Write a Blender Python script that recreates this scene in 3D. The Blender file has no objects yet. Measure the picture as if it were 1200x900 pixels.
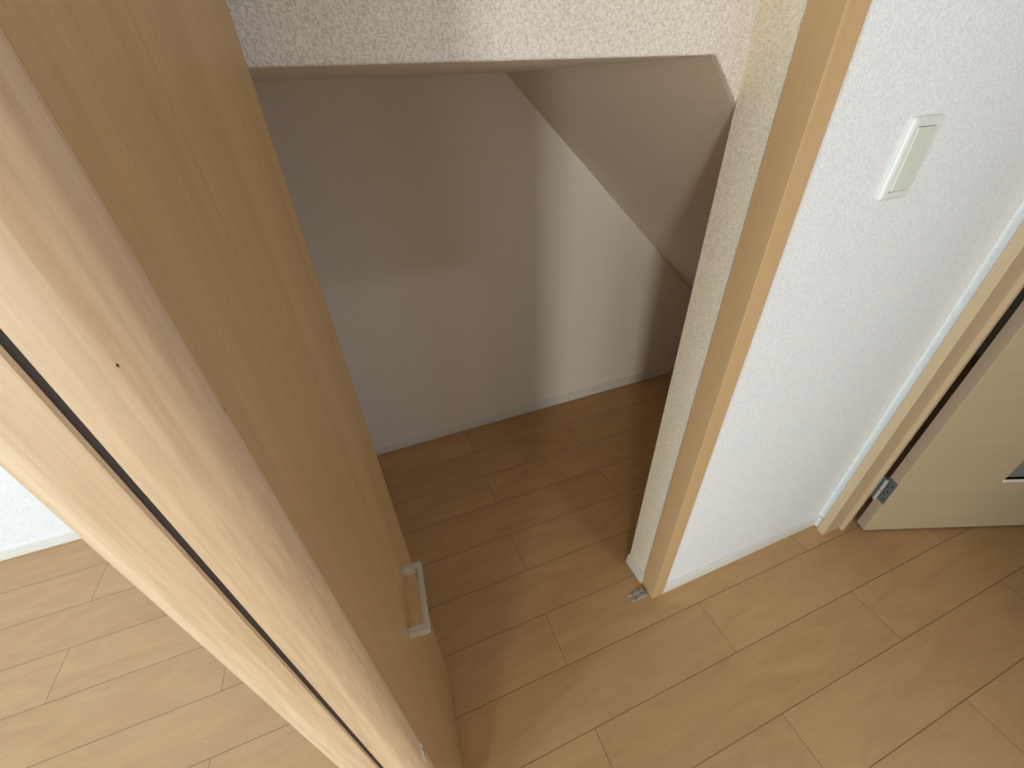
import bpy, bmesh, math
from mathutils import Vector, Matrix

S = 1.335                      # eye height of the photographer in metres; plan coordinates below are given in eye heights
sc = bpy.context.scene
C = sc.collection

# ------------------------------------------------------------------ helpers
def link(name, bm, mat, parent=None, smooth=False):
    me = bpy.data.meshes.new(name)
    bmesh.ops.recalc_face_normals(bm, faces=bm.faces[:])
    bm.to_mesh(me); bm.free()
    o = bpy.data.objects.new(name, me); C.objects.link(o)
    if mat: me.materials.append(mat)
    if smooth:
        for p in me.polygons: p.use_smooth = True
    if parent: o.parent = parent
    return o

def bevel(o, w, seg=2):
    m = o.modifiers.new('bevel', 'BEVEL'); m.width = w; m.segments = seg
    m.limit_method = 'ANGLE'; m.angle_limit = math.radians(40); m.harden_normals = False
    return o

def empty(name, loc, rz=0.0):
    o = bpy.data.objects.new(name, None); C.objects.link(o)
    o.location = loc; o.rotation_euler = (0, 0, rz); o.empty_display_size = .05
    return o

def tag(o, label=None, cat=None, group=None, kind=None):
    if label: o['label'] = label
    if cat: o['category'] = cat
    if group: o['group'] = group
    if kind: o['kind'] = kind
    return o

def bx(bm, x0, x1, y0, y1, z0, z1):
    v = [bm.verts.new((x, y, z)) for z in (z0, z1) for x, y in ((x0, y0), (x1, y0), (x1, y1), (x0, y1))]
    for f in ((0, 1, 2, 3), (4, 5, 6, 7), (0, 1, 5, 4), (1, 2, 6, 5), (2, 3, 7, 6), (3, 0, 4, 7)):
        bm.faces.new([v[i] for i in f])
    return bm

def boxes(*bs):
    bm = bmesh.new()
    for b in bs: bx(bm, *b)
    return bm

def prism(bm, pts, to3, a, b):
    """closed polygon pts (2-D) extruded between a and b; to3(u, v, t) gives the 3-D point"""
    A = [bm.verts.new(to3(u, v, a)) for u, v in pts]
    B = [bm.verts.new(to3(u, v, b)) for u, v in pts]
    n = len(pts)
    bm.faces.new(A); bm.faces.new(B[::-1])
    for i in range(n):
        j = (i + 1) % n
        bm.faces.new((A[i], A[j], B[j], B[i]))
    return bm

def cyl(bm, c, r, h, axis='Z', n=20):
    rot = {'Z': Matrix.Identity(4), 'X': Matrix.Rotation(math.pi/2, 4, 'Y'), 'Y': Matrix.Rotation(math.pi/2, 4, 'X')}[axis]
    bmesh.ops.create_cone(bm, cap_ends=True, segments=n, radius1=r, radius2=r, depth=h, matrix=Matrix.Translation(c) @ rot)
    return bm

# ------------------------------------------------------------------ materials
def new_mat(name, rough=.6, spec=.5):
    m = bpy.data.materials.new(name); m.use_nodes = True
    nt = m.node_tree; b = nt.nodes['Principled BSDF']
    b.inputs['Roughness'].default_value = rough
    b.inputs['Specular IOR Level'].default_value = spec
    return m, nt, b
def N(nt, t, **k):
    n = nt.nodes.new(t)
    for a, v in k.items(): setattr(n, a, v)
    return n
def mth(nt, op, a, b=None, c=None, clamp=False):
    n = N(nt, 'ShaderNodeMath', operation=op, use_clamp=clamp)
    for i, v in enumerate((a, b, c)):
        if v is None: continue
        if isinstance(v, (int, float)): n.inputs[i].default_value = v
        else: nt.links.new(v, n.inputs[i])
    return n.outputs[0]
def coords(nt, scale=(1, 1, 1), src='Object', loc=(0, 0, 0)):
    tc = N(nt, 'ShaderNodeTexCoord'); mp = N(nt, 'ShaderNodeMapping')
    mp.inputs['Scale'].default_value = scale; mp.inputs['Location'].default_value = loc
    nt.links.new(tc.outputs[src], mp.inputs[0]); return mp.outputs[0]
def noise(nt, vec, scale, detail=3, rough=.5):
    n = N(nt, 'ShaderNodeTexNoise'); n.inputs['Scale'].default_value = scale
    n.inputs['Detail'].default_value = detail; n.inputs['Roughness'].default_value = rough
    nt.links.new(vec, n.inputs['Vector']); return n.outputs['Fac']
def ramp(nt, fac, stops):
    r = N(nt, 'ShaderNodeValToRGB'); e = r.color_ramp.elements
    while len(e) < len(stops): e.new(.5)
    for i, (p, c) in enumerate(stops): e[i].position = p; e[i].color = (*c, 1)
    nt.links.new(fac, r.inputs[0]); return r.outputs[0]
def mixc(nt, f, a, b, mode='MIX'):
    n = N(nt, 'ShaderNodeMix', data_type='RGBA', blend_type=mode)
    for i, v in ((0, f), (6, a), (7, b)):
        if isinstance(v, (int, float)): n.inputs[i].default_value = v
        elif isinstance(v, tuple): n.inputs[i].default_value = (*v, 1)
        else: nt.links.new(v, n.inputs[i])
    return n.outputs[2]
def bump(nt, b, h, strength=.3, dist=.001):
    n = N(nt, 'ShaderNodeBump'); n.inputs['Strength'].default_value = strength; n.inputs['Distance'].default_value = dist
    nt.links.new(h, n.inputs['Height']); nt.links.new(n.outputs[0], b.inputs['Normal'])

def wallpaper(name, col, weave=1.0, amount=.6, pits=.16):
    """embossed wallpaper: short threads up and across with small pits between them"""
    m, nt, b = new_mat(name, .9, .15)
    wa = noise(nt, coords(nt, (520*weave, 520*weave, 210*weave)), 1, 1.5, .6)
    wb = noise(nt, coords(nt, (190*weave, 190*weave, 560*weave)), 1, 1.5, .6)
    h = mth(nt, 'ADD', mth(nt, 'MULTIPLY', mth(nt, 'MINIMUM', wa, wb), .75), mth(nt, 'MULTIPLY', mth(nt, 'ADD', wa, wb), .125))
    c = ramp(nt, h, [(.34, tuple(x*(1-pits) for x in col)), (.52, col)])  # pits darkened in the colour, painting the shade inside them
    nt.links.new(c, b.inputs['Base Color'])
    bump(nt, b, mth(nt, 'MINIMUM', h, .54), amount, .004)
    return m

def wood(name, light, dark, gscale=1.0, rough=.5, axis='Z', streak=.6, bumpy=.12, spec=.35, specks=()):
    """fine straight grain running along axis"""
    m, nt, b = new_mat(name, rough, spec)
    def sc3(a, l): return {'Z': (a, a, l), 'X': (l, a, a), 'Y': (a, l, a)}[axis]
    g1 = noise(nt, coords(nt, sc3(38*gscale, 1.1)), 1, 3, .55)
    g2 = noise(nt, coords(nt, sc3(230*gscale, 3.5)), 1, 3, .6)
    g3 = noise(nt, coords(nt, sc3(700*gscale, 26)), 1, 2, .5)
    f = mth(nt, 'ADD', mth(nt, 'MULTIPLY', g1, .45), mth(nt, 'ADD', mth(nt, 'MULTIPLY', g2, .35), mth(nt, 'MULTIPLY', g3, .2)))
    f = mth(nt, 'MULTIPLY_ADD', mth(nt, 'SUBTRACT', f, .5), 1.6*streak/.6, .5, clamp=True)
    c = ramp(nt, f, [(.2, dark), (.75, light)])
    for (x, y, z, r) in specks:                     # small dark knocks in the surface
        vm = N(nt, 'ShaderNodeVectorMath', operation='DISTANCE')
        nt.links.new(coords(nt, (1, 1, .5)), vm.inputs[0]); vm.inputs[1].default_value = (x, y, z*.5)
        c = mixc(nt, mth(nt, 'LESS_THAN', vm.outputs['Value'], r), c, (.05, .025, .012))
    nt.links.new(c, b.inputs['Base Color'])
    bump(nt, b, mth(nt, 'ADD', mth(nt, 'MULTIPLY', g2, .6), g3), bumpy, .0008)
    return m

def plain(name, col, rough=.5, metal=0.0, spec=.5, grain=.04, gs=400):
    m, nt, b = new_mat(name, rough, spec); b.inputs['Metallic'].default_value = metal
    n = noise(nt, coords(nt), gs, 2)
    c = ramp(nt, n, [(.35, tuple(x*(1-grain) for x in col)), (.65, tuple(min(1, x*(1+grain)) for x in col))])
    nt.links.new(c, b.inputs['Base Color'])
    return m

def floor_mat():
    """maple strip floor: strips along X, .1515 m wide, end joints staggered by half a strip"""
    m, nt, b = new_mat('maple_floor', .42, .22)
    vec = coords(nt); sep = N(nt, 'ShaderNodeSeparateXYZ'); nt.links.new(vec, sep.inputs[0])
    X, Y = sep.outputs[0], sep.outputs[1]
    w = .11347*S; y0 = .4117*S; P = .6925*S; xe = .2010*S; xo = .5475*S
    v = mth(nt, 'DIVIDE', mth(nt, 'SUBTRACT', y0, Y), w)         # row number, growing towards the camera
    row = mth(nt, 'FLOOR', v); fv = mth(nt, 'FRACT', v)
    odd = mth(nt, 'ABSOLUTE', mth(nt, 'MODULO', row, 2.0))
    off = mth(nt, 'MULTIPLY_ADD', odd, xo - xe, xe)
    u = mth(nt, 'DIVIDE', mth(nt, 'SUBTRACT', X, off), P)
    col_i = mth(nt, 'FLOOR', u); fu = mth(nt, 'FRACT', u)
    dv = mth(nt, 'MULTIPLY', mth(nt, 'MINIMUM', fv, mth(nt, 'SUBTRACT', 1.0, fv)), w)
    du = mth(nt, 'MULTIPLY', mth(nt, 'MINIMUM', fu, mth(nt, 'SUBTRACT', 1.0, fu)), P)
    gl = mth(nt, 'SUBTRACT', 1.0, mth(nt, 'DIVIDE', dv, .0015, clamp=True))
    ge = mth(nt, 'SUBTRACT', 1.0, mth(nt, 'DIVIDE', du, .0012, clamp=True))
    groove = mth(nt, 'MAXIMUM', gl, ge)
    # tone of each strip
    cmb = N(nt, 'ShaderNodeCombineXYZ'); nt.links.new(row, cmb.inputs[0]); nt.links.new(col_i, cmb.inputs[1])
    wn = N(nt, 'ShaderNodeTexWhiteNoise', noise_dimensions='3D'); nt.links.new(cmb.outputs[0], wn.inputs['Vector'])
    # figure: cloudy maple grain shifted from strip to strip
    sh = N(nt, 'ShaderNodeVectorMath', operation='MULTIPLY_ADD'); nt.links.new(wn.outputs['Color'], sh.inputs[0])
    sh.inputs[1].default_value = (7, 7, 7); nt.links.new(vec, sh.inputs[2])
    def st(sx, sy, s, d, rg=.55):
        mp = N(nt, 'ShaderNodeMapping'); mp.inputs['Scale'].default_value = (sx, sy, 1); nt.links.new(sh.outputs[0], mp.inputs[0])
        n = N(nt, 'ShaderNodeTexNoise'); n.inputs['Scale'].default_value = s; n.inputs['Detail'].default_value = d
        n.inputs['Roughness'].default_value = rg; n.inputs['Distortion'].default_value = 1.2
        nt.links.new(mp.outputs[0], n.inputs['Vector']); return n.outputs['Fac']
    a = st(3.5, 14, 1, 4); c_ = st(14, 120, 1, 3); e = st(200, 500, 1, 2)
    f = mth(nt, 'ADD', mth(nt, 'MULTIPLY', a, .55), mth(nt, 'ADD', mth(nt, 'MULTIPLY', c_, .27), mth(nt, 'MULTIPLY', e, .18)))
    f = mth(nt, 'ADD', f, mth(nt, 'MULTIPLY', mth(nt, 'SUBTRACT', wn.outputs['Value'], .5), .10))
    base = ramp(nt, f, [(.28, FLOOR_DARK), (.70, FLOOR_LIGHT)])
    nt.links.new(mixc(nt, mth(nt, 'MULTIPLY', groove, .92), base, (.10, .045, .018)), b.inputs['Base Color'])
    bump(nt, b, mth(nt, 'SUBTRACT', mth(nt, 'MULTIPLY', e, .06), groove), .5, .0008)
    return m

FLOOR_LIGHT = (.59, .375, .185); FLOOR_DARK = (.46, .275, .125)
M = {
 'floor': floor_mat(),
 'paper': wallpaper('white_fabric_wallpaper', (.88, .89, .90), .85, .45, .13),
 'paper_h': wallpaper('pale_woven_wallpaper', (.90, .87, .82), .95, .6, .26),
 'paper_r': wallpaper('bounce_tinted_wallpaper', (.90, .81, .66), .9, .5, .18),
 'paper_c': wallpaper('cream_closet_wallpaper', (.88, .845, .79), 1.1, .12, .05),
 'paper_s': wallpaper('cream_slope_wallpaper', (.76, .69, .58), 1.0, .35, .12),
 'plaster': plain('ceiling_paper', (.50, .48, .44), .9, grain=.02),
 'room': plain('beige_room_paper', (.38, .34, .29), .9, grain=.03),
 'base': plain('white_baseboard', (.78, .77, .71), .45, grain=.03),
 'panel': wood('maple_laminate', (.57, .38, .195), (.45, .29, .14), 1.0, .42, 'Z', .75, .16,
               specks=()),
 'nose': wood('pale_pine_edging', (.71, .535, .355), (.53, .375, .235), .62, .40, 'Z', 1.15, .10, .4,
               specks=((-.0735, .1835, 1.221, .0016), (-.0735, .1815, 1.209, .0009), (-.0905, .166, 1.26, .0008))),
 'trim': wood('maple_trim', (.62, .41, .215), (.54, .345, .17), .9, .45, 'Z', .45, .06),
 'leaf': wood('pale_oak_leaf', (.55, .425, .265), (.48, .365, .22), 1.0, .45, 'X', .5, .08),
 'leafedge': wood('pink_edge_band', (.60, .435, .30), (.55, .39, .26), 1.0, .5, 'Z', .4, .04),
 'frame': wood('pale_frame_wood', (.62, .47, .30), (.54, .40, .245), .9, .5, 'Z', .45, .06),
 'nickel': plain('satin_nickel', (.62, .60, .55), .38, .45, grain=.05),
 'steel': plain('brushed_steel', (.46, .46, .44), .42, .4, grain=.12, gs=900),
 'hingesteel': plain('dull_hinge_steel', (.25, .25, .245), .42, .5, grain=.12, gs=900),
 'darkmetal': plain('dark_screw', (.03, .03, .03), .5, .3),
 'plastic': plain('white_switch_plastic', (.80, .80, .78), .35, grain=.01),
 'rocker': plain('ivory_rocker_plastic', (.72, .74, .66), .4, grain=.01),
 'bead': plain('pale_glazing_bead', (.80, .76, .68), .45, grain=.02),
 'dark': plain('black_gap_shade_and_notch', (.022, .010, .006), .8, grain=.05),
}
gm, gnt, gb = new_mat('frosted_glass', .45, .5)
gb.inputs['Base Color'].default_value = (.42, .43, .38, 1); gb.inputs['Transmission Weight'].default_value = .55
gb.inputs['Roughness'].default_value = .5
bump(gnt, gb, noise(gnt, coords(gnt), 220, 2), .3, .001)
M['glass'] = gm

# ------------------------------------------------------------------ the setting
u = S
def U(*b): return tuple(v*S for v in b)     # plan in eye heights -> metres
ZC = 2.42/S                                 # room ceiling height in eye heights
YF, YR, YB = .353, .4475, 1.106             # front wall face, header face, back wall face
XJ, XW = .4535, .987                        # recess side face, right wall face
XP0, XP1 = -.235, -.150                     # thin partition left of the closet
XL, YN = -2.35, -2.45                       # left and rear walls of the room
XO = 2.35                                   # far side of the next room

tag(link('floor', boxes(U(XL-.1, XO+.1, YN-.1, YB+.1, -.06, 0)), M['floor']), 'maple strip floor', None, kind='structure')
tag(link('ceiling', boxes(U(XL-.1, XO+.1, YN-.1, YB+.1, ZC, ZC+.05)), M['plaster']), kind='structure')

# back wall: closet back and the white wall left of the doors are one wall
wb = link('wall_back', boxes(U(XL-.1, XP0+.01, YB, YB+.09, 0, ZC), U(XP0+.01, XO+.1, YB, YB+.09, 0, ZC)), M['paper'])
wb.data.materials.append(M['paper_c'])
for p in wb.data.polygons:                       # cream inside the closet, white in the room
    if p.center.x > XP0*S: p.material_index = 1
tag(wb, kind='structure')

# front wall with the switch, its recess side, and the piece over the opening
wf = link('wall_front', boxes(U(XJ, XW+.055, YF, YR, 0, ZC), U(XP0, XJ, YF, YR, 2.06/S, ZC)), M['paper'])
wf.data.materials.append(M['paper_r'])
for p in wf.data.polygons:                       # recess side tinted cream, warm bounce light put into its colour
    if p.normal.x < -.9 and abs(p.center.x - XJ*S) < 1e-3: p.material_index = 1
tag(wf, kind='structure')
# low wall panel over the closet mouth, with its slanted corner
bm = bmesh.new()
def xz(uu, v, t): return (uu*S, t*S, v*S)
ZH = 1.0195
HT = .008                                    # thickness of the panel
poly = [(XP1, ZC), (XP1, ZH), (.4108, ZH), (XJ, .9760), (XJ+.04, .9760-.04*.94), (XJ+.04, ZC)]
prism(bm, poly, xz, YR+.0002, YR+HT)
hd = bevel(link('wall_header', bm, M['paper_h']), .0030, 3)
tag(hd, kind='structure')
# thin wall left of the closet
tag(link('wall_partition', boxes(U(XP0, XP1, YF+.01, YB, 0, ZC)), M['room']), kind='structure')
# closet ceiling and the slope under the stairs
bm = bmesh.new()
yz = lambda a, b, t: (t*S, a*S, b*S)
prism(bm, [(YR+HT, ZH+.0002), (YB, 1.0270), (YB, 1.075), (YR+HT, 1.075)], yz, XP1, .4108)
tag(link('ceiling_closet', bm, M['paper_c']), kind='structure')
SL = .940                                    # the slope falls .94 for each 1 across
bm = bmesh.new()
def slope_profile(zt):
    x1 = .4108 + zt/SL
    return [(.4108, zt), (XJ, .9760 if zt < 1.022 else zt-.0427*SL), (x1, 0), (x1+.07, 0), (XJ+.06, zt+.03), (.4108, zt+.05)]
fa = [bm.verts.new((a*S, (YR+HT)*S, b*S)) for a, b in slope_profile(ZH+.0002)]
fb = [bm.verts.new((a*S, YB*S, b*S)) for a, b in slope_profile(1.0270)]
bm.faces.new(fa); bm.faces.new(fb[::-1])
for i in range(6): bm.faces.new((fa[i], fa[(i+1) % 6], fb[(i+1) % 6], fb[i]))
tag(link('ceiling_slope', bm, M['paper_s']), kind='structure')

# right wall: stub by the corner, piece beyond the doorway and over it
YD0, YD1 = -.300, .333                      # doorway
tag(link('wall_right', boxes(U(XW, XW+.055, YD1, YF, 0, ZC), U(XW, XW+.055, YN, YD0, 0, ZC), U(XW, XW+.055, YD0, YD1, 2.04/S, ZC)), M['paper']), kind='structure')

# rest of the room, behind the photographer and to the left, with its windows
def wall_with_hole(name, axis, pos, th, a0, a1, h0, h1, hz0, hz1):
    z = ZC
    if axis == 'X':
        b = [U(pos, pos+th, a0, h0, 0, z), U(pos, pos+th, h1, a1, 0, z), U(pos, pos+th, h0, h1, 0, hz0), U(pos, pos+th, h0, h1, hz1, z)]
    else:
        b = [U(a0, h0, pos, pos+th, 0, z), U(h1, a1, pos, pos+th, 0, z), U(h0, h1, pos, pos+th, 0, hz0), U(h0, h1, pos, pos+th, hz1, z)]
    tag(link(name, boxes(*b), M['room']), kind='structure')
WL = (-1.40, -.80, .07, 1.35)                 # window in the left wall: y0 y1 z0 z1
WN = (-1.84, -1.48, .07, 1.35)              # windows in the rear wall: x0 x1 z0 z1
WN2 = (-1.20, -.70, .07, 1.20)
wall_with_hole('wall_left', 'X', XL-.09, .09, YN-.1, YB+.1, *WL)
rb = []
for (x0, x1, z0, z1) in ((XL-.1, WN[0], 0, ZC), (WN[0], WN[1], 0, WN[2]), (WN[0], WN[1], WN[3], ZC), (WN[1], WN2[0], 0, ZC),
                         (WN2[0], WN2[1], 0, WN2[2]), (WN2[0], WN2[1], WN2[3], ZC), (WN2[1], XW+.055, 0, ZC)):
    rb.append(U(x0, x1, YN-.09, YN, z0, z1))
tag(link('wall_rear', boxes(*rb), M['room']), kind='structure')
def window(name, axis, pos, a0, a1, z0, z1):
    t = .025; w = .035
    r = []
    mid = (a0+a1)/2
    for (p0, p1, q0, q1) in ((a0, a1, z0, z0+w), (a0, a1, z1-w, z1), (a0, a0+w, z0+w, z1-w), (a1-w, a1, z0+w, z1-w), (mid-w/2, mid+w/2, z0+w, z1-w)):
        r.append(U(pos-t, pos, p0, p1, q0, q1) if axis == 'X' else U(p0, p1, pos-t, pos, q0, q1))
    tag(link(name, boxes(*r), M['base']), kind='structure')
window('window_1', 'X', XL-.03, *WL)
window('window_2', 'Y', YN-.03, *WN)
window('window_3', 'Y', YN-.03, *WN2)
# next room beyond the open door
tag(link('wall_hall', boxes(U(XO, XO+.09, YN, YB, 0, ZC), U(XW+.055, XO, YN-.09, YN, 0, ZC)), M['paper']), kind='structure')

# ------------------------------------------------------------------ baseboards (thin board, rounded top, groove near the top)
BH = .046; BT = .0075
prof = [(0, 0), (BT, 0), (BT, BH-.014), (BT-.0032, BH-.0128), (BT-.0032, BH-.0105), (BT-.0004, BH-.009), (BT-.0006, BH-.003), (BT-.003, BH), (0, BH)]
def baseboard(name, p, q, n):
    """board from p to q (metres, on the wall face), n = outward normal"""
    bm = bmesh.new(); p = Vector((*p, 0)); q = Vector((*q, 0)); n = Vector((*n, 0))
    d = q-p
    prism(bm, prof, lambda a, b, t: tuple(p + d*t + n*a + Vector((0, 0, b))), 0, 1)
    o = link(name, bm, M['base']); tag(o, kind='structure'); return o
baseboard('baseboard_back', (XP1*S, YB*S), (1.45*S, YB*S), (0, -1))
baseboard('baseboard_left', (XL*S, YB*S), (XP0*S, YB*S), (0, -1))
baseboard('baseboard_front', (.4815*S, YF*S), (XW*S, YF*S), (0, -1))
baseboard('baseboard_recess', (XJ*S, .388*S), (XJ*S, (YR+.002)*S), (-1, 0))
baseboard('baseboard_right', (XW*S, YD1*S), (XW*S, YF*S), (-1, 0))
bm = bmesh.new(); bx(bm, XW*S-BT-.0015, XW*S, YF*S-BT-.0015-.012, YF*S, 0, BH+.001)
tag(bevel(link('baseboard_corner', bm, M['base']), .001), kind='structure')

# ------------------------------------------------------------------ wooden casing of the closet opening
bm = boxes(U(.4512, .4815, .3468, .388, 0, 2.06/S+.03))
tag(bevel(link('trim_1', bm, M['trim']), .0012, 2), kind='structure')
tag(bevel(link('trim_2', boxes(U(XP0-.03, .4512, .3468, .388, 2.06/S, 2.06/S+.03)), M['trim']), .0012, 2), kind='structure')
tag(bevel(link('trim_3', boxes(U(XP0-.006, XP1+.004, .3468, YF+.01, 0, 2.06/S)), M['trim']), .0012, 2), kind='structure')

# ------------------------------------------------------------------ folding closet doors, folded open
T = .0272; Z0 = .012; Z1 = 2.035
lean = .066
def leaf_frame(P, sgn):
    """maps (across, along, z): across = out of the front face, along = from far edge towards the camera"""
    d = Vector((-lean*sgn, -1, 0)).normalized(); n = Vector((sgn*1, -lean, 0)).normalized()
    return lambda a, l, z: tuple(Vector((P[0]*S, P[1]*S, 0)) + n*a + d*l + Vector((0, 0, z)))
door = empty('door_1', (-.0665*S, .375*S, 0)); tag(door, 'folding closet doors folded open at the left, bright rounded edges towards the camera', 'folding door', kind='structure')
inv = Matrix.Translation(door.location).inverted()
def rebase(o, par):
    o.parent = par; o.matrix_parent_inverse = Matrix.Translation(par.location).inverted(); return o
L1 = .2455*S                                # length from far edge to where the edging begins
t_m = T*S
def folding_leaf(fr, front_sign, mirror, lab=None):
    bm = bmesh.new()
    prism(bm, [(0, .0016), (0, L1), (-t_m, L1), (-t_m, .0016)], lambda a, b, t: fr(a*mirror, b, t), Z0, Z1)
    o = link('door_panel', bm, M['panel']); rebase(o, door)
    bm = bmesh.new()
    prism(bm, [(.0002, .0016), (0, .0006), (-.0006, 0), (-t_m+.0006, 0), (-t_m, .0006), (-t_m, .0016)], lambda a, b, t: fr(a*mirror, b, t), Z0, Z1)
    rebase(link('edge_band', bm, M['nose']), door)  # paler wood paints the light caught along the far edge
    # edging: big round corner on the room side, square at the back
    R1 = .0205; R2 = .024
    pts = [(-.0004, L1)]
    for i in range(1, 15):
        an = math.pi/2*i/14
        pts.append((-.0004 - R2*(1-math.cos(an)), L1 + R1*math.sin(an)))
    pts += [(-t_m+.0012, L1+R1), (-t_m, L1+R1-.0012), (-t_m, L1)]
    bm = bmesh.new()
    prism(bm, pts, lambda a, b, t: fr(a*mirror, b, t), Z0, Z1)
    e = link('edge_strip', bm, M['nose']); rebase(e, door)
    for p in e.data.polygons: p.use_smooth = len(p.vertices) == 4
    m = e.modifiers.new('es', 'EDGE_SPLIT'); m.split_angle = math.radians(35)
    return o, e
frA = leaf_frame((-.0395, .3821), 1)
p1, e1 = folding_leaf(frA, 1, 1)
# second leaf, its back towards the first leaf's back
YNOSE = .1215
d0 = Vector((-lean, -1, 0)).normalized()
backx = (-.0395 - lean*.2607 - T - .0021)   # back face of leaf two near the fold
farP = (backx - T - lean*.2607, .3821)
d2 = Vector((lean, -1, 0)).normalized(); n2 = Vector((-1, -lean, 0)).normalized()
frB = lambda a, l, z: tuple(Vector((farP[0]*S, farP[1]*S, 0)) + n2*a + d2*l + Vector((0, 0, z)))
p2, e2 = folding_leaf(frB, -1, 1)
e1['label'] = 'pale pine rounded edging'; e2['label'] = 'pale pine rounded edging of the rear leaf'
# near-black strip painting the shade in the fold, just behind the edging's front
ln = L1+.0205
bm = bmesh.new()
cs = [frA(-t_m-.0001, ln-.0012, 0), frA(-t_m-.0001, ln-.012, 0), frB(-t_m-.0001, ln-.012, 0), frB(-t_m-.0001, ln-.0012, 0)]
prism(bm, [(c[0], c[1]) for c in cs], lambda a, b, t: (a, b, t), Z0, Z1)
sl = link('gap_shade', bm, M['dark']); rebase(sl, door); sl['label'] = 'dark strip painting the shade in the gap between the two leaves'
# fold hinges between the backs (they sit in the gap)
for z in (.25, 1.05, 1.85):
    bm = bmesh.new(); cyl(bm, ((backx+.001)*S, (YNOSE+.05)*S, z), .0017, .06)
    rebase(link('fold_hinge', bm, M['steel']), door)
# U-shaped handle lying level on the face
A0, A1 = .0995, .2085; hz0, hz1 = .6985, .7125; PR = .0305; q = .0105
r = .004
def arc(cx, cy, rr, a0, a1, n=6): return [(cx+rr*math.cos(a0+(a1-a0)*i/n), cy+rr*math.sin(a0+(a1-a0)*i/n)) for i in range(n+1)]
outer = [(0, A0), (PR-.001, A0), (PR, A0+.001), (PR, A1-.001), (PR-.001, A1), (0, A1)]
inner = [(0, A1-q)] + arc(PR-q*.72-r, A1-q-r, r, math.pi/2, 0) + arc(PR-q*.72-r, A0+q+r, r, 0, -math.pi/2) + [(0, A0+q)]
bm = bmesh.new()
prism(bm, outer+inner, lambda a, b, t: frA(a, b, t), hz0, hz1)
h = bevel(link('door_handle', bm, M['nickel']), .0007, 2); rebase(h, door); h['label'] = 'satin nickel U-shaped pull handle'
# guide roller bracket under the leading edge
bm = bmesh.new(); cyl(bm, ((-.0395-.014)*S, .372*S, Z0-.004), .004, .012)
rebase(link('bottom_pin', bm, M['steel']), door)
# splintered chip in the edging
bm = bmesh.new()
def sliver(bm, l0, l1, z0, z1, a0, w):
    """thin pointed sliver standing a little off the rounded edging, from z0 to z1"""
    p = [frA(a0, l0, z0), frA(a0+.0012, l0+w, z0+(z1-z0)*.35), frA(a0+.0016, l1+w*.6, z0+(z1-z0)*.7), frA(a0+.0004, l1, z1), frA(a0-.0012, l1+w*.2, z0+(z1-z0)*.5)]
    v = [bm.verts.new(q) for q in p]
    for f in ((0, 1, 4), (1, 2, 4), (2, 3, 4), (0, 4, 3), (0, 3, 1), (1, 3, 2)): bm.faces.new([v[k] for k in f])
sliver(bm, L1+.0075, L1+.0030, .640, .700, -.0012, .0022)
sliver(bm, L1+.0020, L1+.0012, .668, .705, -.0004, .0012)
nb = bmesh.new(); sliver(nb, L1+.0052, L1+.0022, .655, .690, -.0007, .0020)
nt_ = link('edge_notch', nb, M['dark']); rebase(nt_, door); nt_['label'] = 'dark notch where the splinter lifted'
ch = link('edge_splinter', bm, M['plastic']); rebase(ch, door); ch['label'] = 'small lifted splinter'

# ------------------------------------------------------------------ floor pivot bracket at the foot of the casing
br = empty('floor_bracket', (.567, .489, 0)); tag(br, 'small grey metal pivot bracket screwed to the floor at the foot of the wooden casing', 'bracket')
def loc(o): o.parent = br; return o
bm = bmesh.new()
pts = [(-.0255, -.0125), (.024, -.0125), (.024, .0125), (-.027, .0125), (-.031, .0090), (-.026, .0045), (-.004, .0045), (-.001, .002), (-.001, -.001), (-.004, -.0035), (-.0235, -.0035), (-.0285, -.008)]
prism(bm, pts, lambda a, b, t: (a, b, t), .0, .0035)
loc(bevel(link('base_plate', bm, M['steel']), .0006, 1))
bm = boxes((-.002, .024, -.0125, -.0035, .0035, .0090), (-.002, .024, .0045, .0125, .0035, .0075))
loc(bevel(link('pivot_block', bm, M['steel']), .0012, 2))
bm = bmesh.new(); bx(bm, .0205, .024, -.012, .012, .0035, .009)
loc(bevel(link('upright_flange', bm, M['steel']), .0006, 1))
for (x, y, z) in ((-.012, -.0082, .0036), (-.014, .0085, .0036), (.010, .0085, .0076), (.014, -.0008, .0036)):
    bm = bmesh.new(); cyl(bm, (x, y, z), .0021, .0012, n=14); loc(link('screw', bm, M['darkmetal']))

# ------------------------------------------------------------------ light switch
sx0, sx1, sz0, sz1 = .8290, .8985, 1.1560, 1.2755
sy = YF*S
sw = empty('light_switch', ((sx0+sx1)/2, sy, (sz0+sz1)/2)); tag(sw, 'white rectangular light switch on the bright white wall', 'light switch')
hw, hh = (sx1-sx0)/2, (sz1-sz0)/2
def rrect(w, h, r, n=5):
    o = []
    for cx_, cy_, a in ((w-r, h-r, 0), (-w+r, h-r, 90), (-w+r, -h+r, 180), (w-r, -h+r, 270)):
        for i in range(n+1):
            t = math.radians(a+90*i/n); o.append((cx_+r*math.cos(t), cy_+r*math.sin(t)))
    return o
bm = bmesh.new()
rings = [(0, 0, 0), (0, -.0045, 0), (-.0012, -.0068, 0), (-.004, -.0082, 0), (-.0065, -.0086, 0)]
loops = []
for ins, y, _ in rings:
    loops.append([bm.verts.new((a, y, b)) for a, b in rrect(hw+ins, hh+ins, .005)])
iw, ih = .0215, .0470
inner_l = [bm.verts.new((a, -.0086, b)) for a, b in rrect(iw, ih, .0006)]
inner_d = [bm.verts.new((a, -.0040, b)) for a, b in rrect(iw, ih, .0006)]
loops += [inner_l, inner_d]
n = len(inner_l)
for A, B in zip(loops, loops[1:]):
    for i in range(n): bm.faces.new((A[i], A[(i+1) % n], B[(i+1) % n], B[i]))
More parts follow.
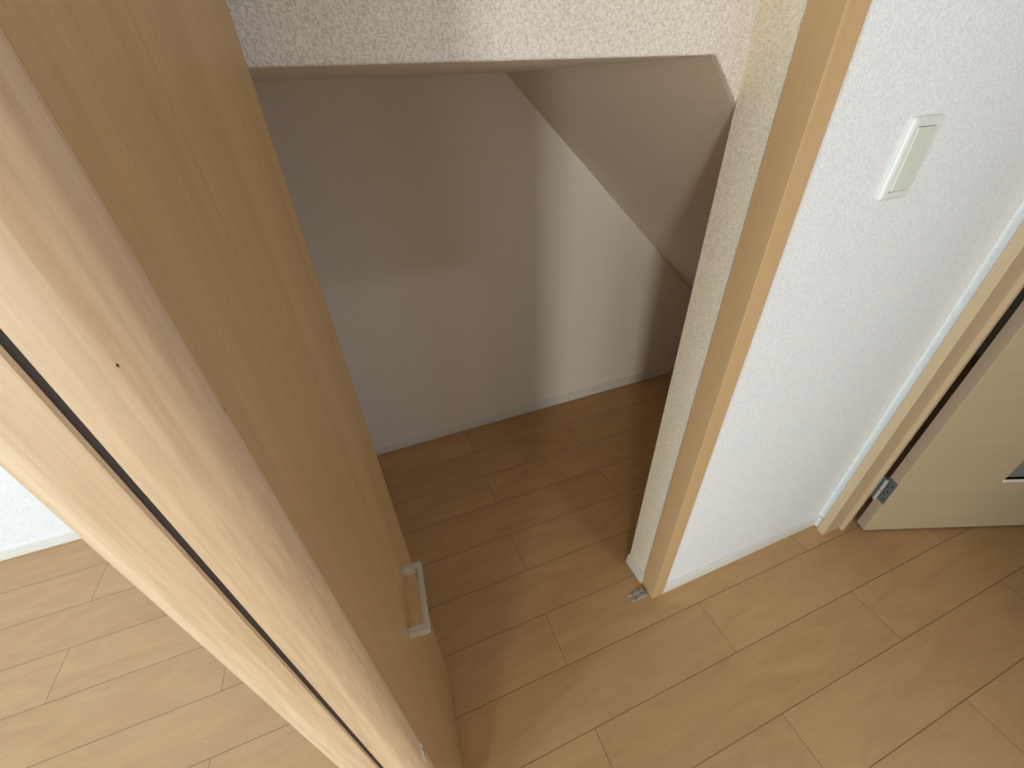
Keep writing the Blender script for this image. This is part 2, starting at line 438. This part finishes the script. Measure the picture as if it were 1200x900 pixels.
bm.faces.new(inner_d)
o = link('cover_plate', bm, M['plastic']); o.parent = sw
m = o.modifiers.new('es', 'EDGE_SPLIT'); m.split_angle = math.radians(45)
bm = bmesh.new(); bx(bm, -.0208, .0208, -.0112, -.0045, -.0455, .0455)
for v in bm.verts:                                # rocker tilts a little: pressed at the top
    if v.co.y < -.008: v.co.y += .0016*(1 if v.co.z > 0 else -.3)
o = bevel(link('rocker', bm, M['rocker']), .0012, 3); o.parent = sw; o['label'] = 'ivory rocker'

# ------------------------------------------------------------------ doorway to the next room: frame and open leaf
JX0, JX1 = .972, 1.0425
tag(bevel(link('trim_4', boxes(U(JX0, JX1, .3155, YD1+.0006, 0, 2.04/S)), M['frame']), .0012, 2), kind='structure')
tag(bevel(link('trim_5', boxes(U(1.030, 1.0425, .3058, .3155, 0, 2.02/S)), M['frame']), .0015, 2), kind='structure')
tag(bevel(link('trim_6', boxes(U(JX0, JX1, YD0, .3155, 2.02/S, 2.04/S+.02)), M['frame']), .0012, 2), kind='structure')
tag(bevel(link('trim_7', boxes(U(JX0, JX1, YD0-.001, YD0+.0175, 0, 2.02/S)), M['frame']), .0012, 2), kind='structure')

ang = math.radians(-20.5)
dr = empty('door_2', (1.0762*S, .2843*S, 0), ang)
tag(dr, 'pale wooden room door standing open at the right, with narrow glass and grey hinge', 'door', kind='structure')
# local frame: x along the leaf from the hinge edge, y from the near face towards the back, z up
DW, DT, DB, DH = .78, .034, .010, 1.985
gx0, gx1, gz0, gz1 = .330, .470, .262, 1.78
bm = bmesh.new()
for bq in ((.0015, gx0, 0, DT, DB, DH), (gx1, DW, 0, DT, DB, DH), (gx0, gx1, 0, DT, DB, gz0), (gx0, gx1, 0, DT, gz1, DH)): bx(bm, *bq)
bmesh.ops.remove_doubles(bm, verts=bm.verts[:], dist=1e-5)
o = link('door_panel', bm, M['leaf']); o.parent = dr
o = bevel(link('edge_band', boxes((0, .0015, 0, DT, DB, DH)), M['leafedge']), .0006, 1); o.parent = dr; o['label'] = 'pinkish edge band'
bm = bmesh.new()
bw = .012
for bq in ((gx0, gx1, -.003, .010, gz0-bw, gz0), (gx0, gx1, -.003, .010, gz1, gz1+bw)): bx(bm, *bq)
o = bevel(link('glazing_bead', bm, M['bead']), .0012, 2); o.parent = dr; o['label'] = 'pale glazing beads above and below the glass'
o = link('glass_pane', boxes((gx0, gx1, .012, .017, gz0, gz1)), M['glass']); o.parent = dr
# hinges on the edge face
for hz in (.1535, 1.70):
    hg = boxes((-.0022, .0, -.0006, DT+.002, hz, hz+.098))
    H = bevel(link('hinge', hg, M['hingesteel']), .0004, 1); H.parent = dr; H['label'] = 'grey steel butt hinge'
    for k, (dz, hgt) in enumerate(((0, .044), (.047, .045))):
        bm = bmesh.new(); cyl(bm, (-.013, DT-.008, hz+dz+hgt/2), .0056, hgt, n=18)
        K = link('hinge_knuckle', bm, M['nickel'], smooth=False); K.parent = H
        m = K.modifiers.new('b', 'BEVEL'); m.width = .0008; m.segments = 2
    W = link('hinge_leaf', boxes((-.034, -.010, DT+.0005, DT+.0025, hz, hz+.098)), M['hingesteel']); W.parent = H
    for (yy, zz) in ((.009, .018), (.018, .036), (.012, .050), (.018, .064), (.009, .080)):
        bm = bmesh.new(); cyl(bm, (-.0024, yy, hz+zz), .0030, .0012, 'X', 12); s = link('screw', bm, M['darkmetal']); s.parent = H
# lever handle on the free edge (outside the photograph)
bm = bmesh.new(); cyl(bm, (DW-.06, -.006, .95), .022, .012, 'Y', 24); bx(bm, DW-.17, DW-.05, -.052, -.040, .943, .957); cyl(bm, (DW-.06, -.028, .95), .008, .04, 'Y', 16)
o = bevel(link('door_handle', bm, M['nickel']), .001, 2); o.parent = dr

# ------------------------------------------------------------------ light: daylight through the windows, an overhead lamp and an added fill
def area(name, loc_, target, sx, sy_, power, col):
    l = bpy.data.lights.new(name, 'AREA'); l.shape = 'RECTANGLE'; l.size = sx; l.size_y = sy_; l.energy = power; l.color = col
    o = bpy.data.objects.new(name, l); C.objects.link(o); o.location = loc_
    o.rotation_euler = (Vector(target)-Vector(loc_)).to_track_quat('-Z', 'Y').to_euler(); return o
K = 1.20
def win_light(name, hole, side, col):
    a, b, z0, z1 = hole; m = (a+b)/2*S; zc = (z0+z1)/2*S
    if side == 'L': area(name, ((XL+.004)*S, m, zc), (0, m, zc), (b-a)*S, (z1-z0)*S, 60*K, col)
    else: area(name, (m, (YN+.004)*S, zc), (m, 0, zc), (b-a)*S, (z1-z0)*S, 60*K, col)
win_light('daylight_left', WL, 'L', (.64, .92, 1.06))
win_light('daylight_rear', WN, 'R', (1.03, 1.01, .93))
win_light('daylight_rear', WN2, 'R', (.13, .14, .16))
area('overhead_light', (-1.3*S, .3*S, 2.38), (-1.3*S, .3*S, 0), .5, .5, 60*K, (.19, .28, .43))  # unseen fill added to brighten the left side, has no fixture
area('overhead_light', (.66*S, -.75*S, 2.38), (.66*S, -.75*S, 0), .16, .16, 60*K, (.070, .066, .074))

w = bpy.data.worlds.new('World'); sc.world = w; w.use_nodes = True
w.node_tree.nodes['Background'].inputs[0].default_value = (.75, .86, 1, 1)
w.node_tree.nodes['Background'].inputs[1].default_value = .0

# ------------------------------------------------------------------ camera
yaw, pit, rol, fpx = 0.34057, 0.62862, -0.0471, 478.4
f = Vector((math.sin(yaw)*math.cos(pit), math.cos(yaw)*math.cos(pit), -math.sin(pit)))
rr = Vector((math.cos(yaw), -math.sin(yaw), 0)); uu = rr.cross(f)
r2 = rr*math.cos(rol) + uu*math.sin(rol); u2 = -rr*math.sin(rol) + uu*math.cos(rol)
cd = bpy.data.cameras.new('camera'); cam = bpy.data.objects.new('camera', cd); C.objects.link(cam)
cd.sensor_fit = 'HORIZONTAL'; cd.sensor_width = 36; cd.lens = fpx/1200*36; cd.clip_start = .01
cam.matrix_world = Matrix(((r2.x, u2.x, -f.x, 0), (r2.y, u2.y, -f.y, 0), (r2.z, u2.z, -f.z, S), (0, 0, 0, 1)))
sc.camera = cam

vs = sc.view_settings
vs.view_transform = 'Standard'; vs.look = 'None'; vs.exposure = 0.0; vs.gamma = 1; vs.use_curve_mapping = False
sc.cycles.max_bounces = 12; sc.cycles.diffuse_bounces = 8
